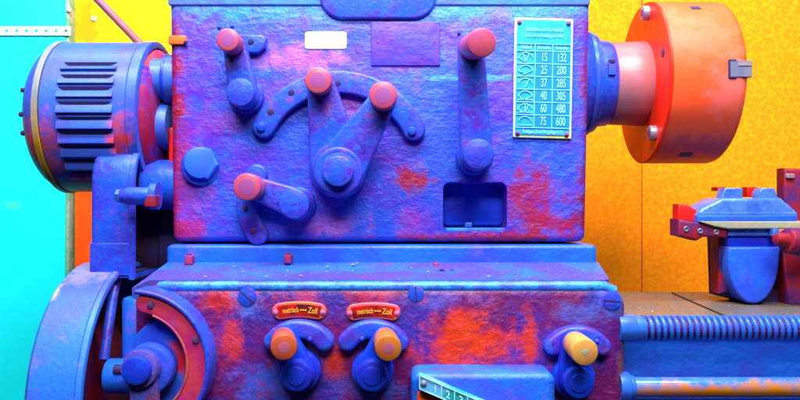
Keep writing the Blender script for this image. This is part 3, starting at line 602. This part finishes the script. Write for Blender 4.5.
# key sockets and jaw
on_drum(54, 4.2, 312, 323, cr - 6, cr + 0.5, 'key_socket', 'dark', ck); on_drum(-66, 4.5, 306, 320, cr - 6, cr + 0.5, 'key_socket', 'dark', ck)
j = on_drum(1, 8.5, 338, 361, cr - 30, cr + 0.8, 'jaw', 'jaw', ck)
for w_ in (-8.6, 8.6):
    a_ = 1 + math.degrees(w_ / cr); on_drum(a_, 1.3, 337, 345, cr - 8, cr + 1.3, 'jaw_notch', 'dark', j)
on_drum(1, 9.2, 336.4, 338.6, cr - 8, cr + 1.1, 'jaw_edge', 'dark', j)
on_drum(4, 2.2, 346, 360, cr - 8, cr + 1.6, 'jaw_rib', 'bolt', j)

# ---- bed, lead screw and feed rod
by = 110
def bedpart(x0f, x0b, x1f, x1b, name):
    bm = B(); quadloft(bm, [(x0f, by, -38), (x1f, by, -38), (x1b, by, 150), (x0b, by, 150)], 14); return obj(name, bm, 'bed', R)
bedpart(200, 200, 306, 320, 'bed_way'); bedpart(310.5, 324.5, 640, 640, 'bed_way')
bm = B(); slab(bm, [(200, 124), (640, 124), (640, 330), (200, 330)], -34, 148, 3); obj('bed', bm, 'bedblue', R)
bm = B(); slab(bm, rrect(205, U(0, 397, -50)[1], 640, 330, 3), -62, -30, 3); obj('bed_rail', bm, 'bedblue', R)
ly = U(0, 328, -62)[1]; lx0, lx1 = 206, 640
bm = B(); r0, r1, pitch, n = 7.9, 11.6, 5.9, 32
seq = ((0, r1), (0.28, r1), (0.42, r0), (0.82, r0)); rings = []
steps = 24; turns = int((lx1 - 222) / pitch)
# helical thread: one vertex ring per angular step, radius from the thread phase
sub = 14
def tr(ph):
    return r1 if ph < 0.42 else (r1 - (ph - 0.42) / 0.14 * (r1 - r0) if ph < 0.56 else (r0 if ph < 0.86 else r0 + (ph - 0.86) / 0.14 * (r1 - r0)))
for ti in range(turns * sub + 1):
    x = 222 + ti * pitch / sub; ring = []
    for a_ in range(n):
        r = tr((x / pitch + a_ / n) % 1.0)
        ring.append(bm.verts.new(W(x, ly + r * math.sin(2 * PI * a_ / n), -62 + r * math.cos(2 * PI * a_ / n))))
    rings.append(ring)
for a_, b_ in zip(rings, rings[1:]):
    for i in range(n): bm.faces.new((a_[i], a_[(i + 1) % n], b_[(i + 1) % n], b_[i]))
bm.faces.new(rings[0]); bm.faces.new(rings[-1])
for f_ in bm.faces:
    c = f_.calc_center_median(); w0 = W(0, ly, -62)
    if math.hypot(c.y - w0.y, c.z - w0.z) / S < r0 + 1.3: f_.material_index = 1
ls = obj('lead_screw', bm, 'screw', R, smooth=50, mats=['groove'])
bm = B(); cyl(bm, (200, ly, -62), (216, ly, -62), 12.2, bev=2); cyl(bm, (214, ly, -62), (224, ly, -62), 11, bev=1); obj('bushing', bm, 'screw', ls)
fy = U(0, 387, -62)[1]
bm = B(); cyl(bm, (204, fy, -62), (640, fy, -62), 9, bev=1, n=48); fr = obj('feed_rod', bm, 'rod', R)
bm = B(); cyl(bm, (200, fy, -62), (211, fy, -62), 14.5, bev=4); cyl(bm, (210, fy, -62), (215, fy, -62), 11, bev=2); obj('bushing', bm, 'screw', fr)

# ================================================================== CARRIAGE on the bed
K = empty('lathe_carriage', W(*U(754, 305, 70)[:2], 70), 'pale blue tool slide on a dark red carriage at the right end of the bed', 'carriage')
dK = 40
def kp(name, m, pts, d0, d1, bev=2, label=None, par=K):
    bm = B(); slab(bm, pxs(pts, d0), d0, d1, bev); return obj(name, bm, m, par, label=label)
ts = kp('top_slide', 'slide', [(697, 222), (696, 215), (702, 208), (722, 198), (782, 198), (792, 208), (798, 214), (798, 222)], dK, 84, 4)
bm = B(); quadloft(bm, [U(697, 213, dK - 1), U(797, 213, dK - 1), U(786, 203, dK + 14), U(716, 203, dK + 14)], 8); obj('slide_bevel', bm, 'slide', ts)
kp('clamp_block', 'slide', [(721, 200), (725, 188), (743, 188), (743, 200)], dK + 8, 64, 1.5, par=ts)
kp('clamp_block', 'slide', [(759, 200), (759, 193), (762, 188), (775, 188), (779, 200)], dK + 8, 64, 1.5, par=ts)
kp('slot_shade', 'redbright', [(747, 197), (747, 187), (757, 187), (757, 197)], dK + 60, 116, 1, par=ts)  # red slabs added to colour the shade in the gaps
kp('slot_shade', 'redbright', [(717, 191), (717, 187), (726, 187), (726, 191)], dK + 60, 116, 1, par=ts)
kp('slide_foot', 'bedblue', [(697, 221.8), (797, 221.8), (797, 215.5), (697, 215.5)], dK - 3, 80, 1.5, par=ts)
kp('end_plate', 'redbright', [(678, 204), (688, 205), (697, 210), (697, 222), (678, 220)], dK + 4, dK + 20, 2)
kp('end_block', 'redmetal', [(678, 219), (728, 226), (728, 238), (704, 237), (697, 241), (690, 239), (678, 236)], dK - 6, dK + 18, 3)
for bx, by_ in ((686, 229), (700, 231), (716, 232)):
    bm = B(); c = U(bx, by_, dK - 6); lathe(bm, (c[0], c[1], dK - 5), (0, 0, -1), [(0, 3), (2.2, 3), (2.6, 2.4), (1.4, 1.6)], 6); obj('bolt', bm, 'jaw', K)
kp('guide_rail', 'rail', [(700, 221.5), (860, 221.5), (860, 229), (728, 229), (716, 227)], dK - 10, 70, 1.5)
kp('saddle_edge', 'slide', [(728, 228), (775, 228), (775, 236), (728, 236)], dK - 4, 110, 1.5)
kp('saddle', 'dark', [(716, 236), (900, 236), (900, 308), (752, 308), (735, 300), (718, 296)], dK + 20, dK + 44, 3)
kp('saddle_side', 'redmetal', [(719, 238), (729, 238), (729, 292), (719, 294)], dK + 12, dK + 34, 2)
ush = [(728, 247)] + [(754 + 26 * math.cos(math.radians(t)), 258 + 46 * math.sin(math.radians(t))) for t in range(180, -1, -9)] + [(781, 247)]
ap = kp('apron', 'neck', ush, dK - 6, 70, 3, label='smooth blue U shaped apron end')
kp('apron_cap', 'blue2', [(728, 236), (781, 236), (781, 247), (728, 247)], dK, 70, 1.5)
bm = B(); c = U(786, 240, 10); cyl(bm, (c[0] + 30, c[1] + 4, 14), (c[0] - 4, c[1], 4), 15, 13, bev=4); cyl(bm, (c[0] - 2, c[1], 4), (c[0] - 16, c[1] - 2, 0), 8, 6, bev=3); hw = obj('crank_handle', bm, 'redmetal', K)
kp('crank_plate', 'slide', [(773, 229), (780, 229), (780, 236), (773, 236)], dK - 14, dK, 1)
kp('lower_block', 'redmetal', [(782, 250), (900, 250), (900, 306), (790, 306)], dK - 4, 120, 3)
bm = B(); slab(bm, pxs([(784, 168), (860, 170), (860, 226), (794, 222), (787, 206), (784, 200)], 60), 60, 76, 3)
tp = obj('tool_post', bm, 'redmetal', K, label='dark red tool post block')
bm = B(); c = U(790, 176, 58); slab(bm, rrect(c[0] - 4, c[1] - 2.5, c[0] + 5, c[1] + 2.5, 1.5), 57, 62, 0.8); obj('screw', bm, 'bolt', tp)

# ================================================================== things behind
WD = 420
def board(name, m, px0, px1, y0, y1, d0, d1, lab, cat, grp=None):
    bm = B(); slab(bm, [(X(px0, d0), y0), (X(px1, d0), y0), (X(px1, d0), y1), (X(px0, d0), y1)], d0, d1, 0.8)
    o = obj(name, bm, m); tag(o, lab, cat, grp); return o
board('wall_board', 'wall_y', -420, 300, -420, 480, WD, WD + 12, 'bright yellow fibreboard wall panel behind the motor and headstock', 'wall panel', 'fibreboard wall panels')
board('wall_board', 'wall_o', 300.5, 641.6, -420, 480, WD, WD + 12, 'orange fibreboard wall panel behind the spindle and chuck', 'wall panel', 'fibreboard wall panels')
board('wall_board', 'wall_o', 642.4, 1250, -420, 480, WD, WD + 12, 'orange fibreboard wall panel behind the tool slide, right of the thin seam', 'wall panel', 'fibreboard wall panels')
bm = B(); slab(bm, [(X(75, 408), -60), (X(97, 408), -60), (X(97, 408), 480), (X(75, 408), 480)], 408, 419, 0.8); o = obj('wall_shade_strip', bm, 'redor'); tag(o, 'narrow red orange strip painted as wall shade beside the turquoise board, under the motor', 'wall shade')  # stands in for shaded wall, the shade painted as red orange
tb = empty('painted_board', W(X(-40, 396), 300, 400), 'bright turquoise painted board behind the left end of the motor', 'board')
bm = B(); slab(bm, [(X(-400, 396), -420), (X(65, 396), -420), (X(65, 396), 480), (X(-400, 396), 480)], 396, WD - 1, 1); obj('panel', bm, 'turq', tb)
bm = B(); slab(bm, [(X(65.3, 396), -420), (X(68.5, 396), -420), (X(68.5, 396), 480), (X(65.3, 396), 480)], 397, WD - 1, 1); obj('edge_strip', bm, 'green', tb)
# perforated strip
bm = B()
def strip(bm, x0, x1, d):
    # plate with round holes: built from square cells around each hole
    p0, p1 = x0, x1; n = 9; w = (p1 - p0) / n; ya, yb = U(0, 26.3, d)[1], U(0, 35.3, d)[1]; ym = (ya + yb) / 2
    for i in range(n):
        a, b = p0 + w * i, p0 + w * (i + 1); cx = (a + b) / 2; r = 2.6
        sq, ci, sqb, cib = [], [], [], []
        for kx in range(24):
            t = 2 * PI * kx / 24; cc, ss = math.cos(t), math.sin(t); m = max(abs(cc) / (w / 2), abs(ss) / ((yb - ya) / 2))
            for lst, px_, py_, dd_ in ((sq, cx + cc / m, ym + ss / m, d), (ci, cx + cc * r, ym + ss * r, d), (sqb, cx + cc / m, ym + ss / m, d + 1.2), (cib, cx + cc * r, ym + ss * r, d + 1.2)): lst.append(bm.verts.new(W(px_, py_, dd_)))
        for kx in range(24):
            q = (kx + 1) % 24
            bm.faces.new((sq[kx], sq[q], ci[q], ci[kx])); bm.faces.new((sqb[kx], cib[kx], cib[q], sqb[q])); bm.faces.new((ci[kx], ci[q], cib[q], cib[kx]))
strip(bm, X(-18, 392), X(70.5, 392), 392.5)
ps = obj('perforated_strap', bm, 'white'); tag(ps, 'white perforated metal strap across the turquoise board', 'strap')
bm = B(); cyl(bm, U(69, 9.5, 412), U(69, 9.5, 392), 3.4); o = obj('screw_hook', bm, 'white'); tag(o, 'small white fixing at the top corner of the turquoise board', 'screw')
bm = B(); c = U(94, 19, WD); lathe(bm, (c[0], c[1], WD), (0, 0, -1), [(-1, 4.2), (1.2, 4), (2.6, 2.8), (3.2, 0)], 20); o = obj('drawing_pin', bm, 'white'); tag(o, 'white round pin head in the yellow wall panel', 'pin')
bm = B(); tube(bm, [U(60, -40, 180), U(98, 0, 168), U(120, 23, 155), U(143, 47, 140), U(152, 56, 130)], 4.6, 16); o = obj('conduit_pipe', bm, 'pipe'); tag(o, 'thin purple pipe slanting down to the motor', 'pipe')

# metal shavings scattered on the ledge, drum and bed
bm = B()
def chip(px, py, d, s):
    c = Vector(U(px, py, d)); a = random.uniform(0, 3); w = s * random.uniform(0.5, 1.2)
    vs = [bm.verts.new(W(c.x + dx * math.cos(a) * s - dz * math.sin(a) * w * .4, c.y - h, c.z + dx * math.sin(a) * s + dz * math.cos(a) * w)) for dx, dz, h in ((-1, 0, 0.2), (0, .6, 1.2), (1, 0, 0.4), (0, -.6, 0.6))]
    bm.faces.new(vs)
for q in range(24):
    px = random.uniform(185, 600); t = random.uniform(0.1, 0.9); chip(px, 262 + 17 * t, -8 - 52 * t, random.choice((0.7, 0.9, 1.3, 1.8)))
for px, py, d, s in ((353, 265, -18, 3), (357, 263.5, -14, 2.6), (442, 270, -30, 4), (452, 270, -30, 3), (546, 270, -30, 2), (575, 264, -12, 2), (88, 275.5, -5, 3), (746, 308, 25, 3), (744, 307, 27, 2.5), (665, 296, 110, 2.5), (650, 305, 45, 3), (692, 300, 75, 2)): chip(px, py, d, s)
for q in range(40): d = random.uniform(-20, 140); px = random.uniform(640, 730); y = 200 + by * F / (F + d); chip(px, y - 0.3, d, random.choice((0.6, 0.8, 1.2)))
sh = obj('metal_shavings', bm, 'chip'); sh['kind'] = 'stuff'; tag(sh, 'small bright metal shavings scattered on the ledge and bed', 'shavings')

# ================================================================== camera, lamps, world
sc_ = bpy.context.scene
cam = bpy.data.cameras.new('camera'); co_ = bpy.data.objects.new('camera', cam); C.objects.link(co_)
co_.location = (0, -F * S, Z0); co_.rotation_euler = (PI / 2, 0, 0); cam.lens = 36 * F / 800; cam.clip_end = 50; cam.clip_start = 0.01
sc_.camera = co_
def area(name, loc, tgt, sx, sy, power, col):
    l = bpy.data.lights.new(name, 'AREA'); l.shape = 'RECTANGLE'; l.size = sx; l.size_y = sy; l.energy = power; l.color = col
    o = bpy.data.objects.new(name, l); C.objects.link(o); o.location = loc
    o.rotation_euler = (Vector(tgt) - Vector(loc)).to_track_quat('-Z', 'Y').to_euler(); return o
area('ceiling_lamp', (0.0, -0.5, Z0 + 1.1), (0, 0.0, Z0), 1.7, 0.16, 56, (0.90, 0.98, 1.0))
area('wall_fill_light', (0.0, 0.22, Z0 + 1.5), (0, 0.5, Z0), 2.2, 0.2, 30, (1.0, 0.98, 0.94))  # unseen lamp added to brighten the wall
area('front_fill_light', (0.15, -2.2, Z0 + 1.85), (0, 0.1, Z0), 1.3, 0.6, 92, (0.97, 0.98, 1.0))  # unseen soft source added for even light from the front
w = bpy.data.worlds.new('World'); sc_.world = w; w.use_nodes = True
w.node_tree.nodes['Background'].inputs[0].default_value = (0.55, 0.5, 0.8, 1); w.node_tree.nodes['Background'].inputs[1].default_value = 0.03
vs_ = sc_.view_settings; vs_.view_transform = 'Standard'; vs_.look = 'None'; vs_.exposure = 0.0; vs_.gamma = 1
sc_.cycles.max_bounces = 6
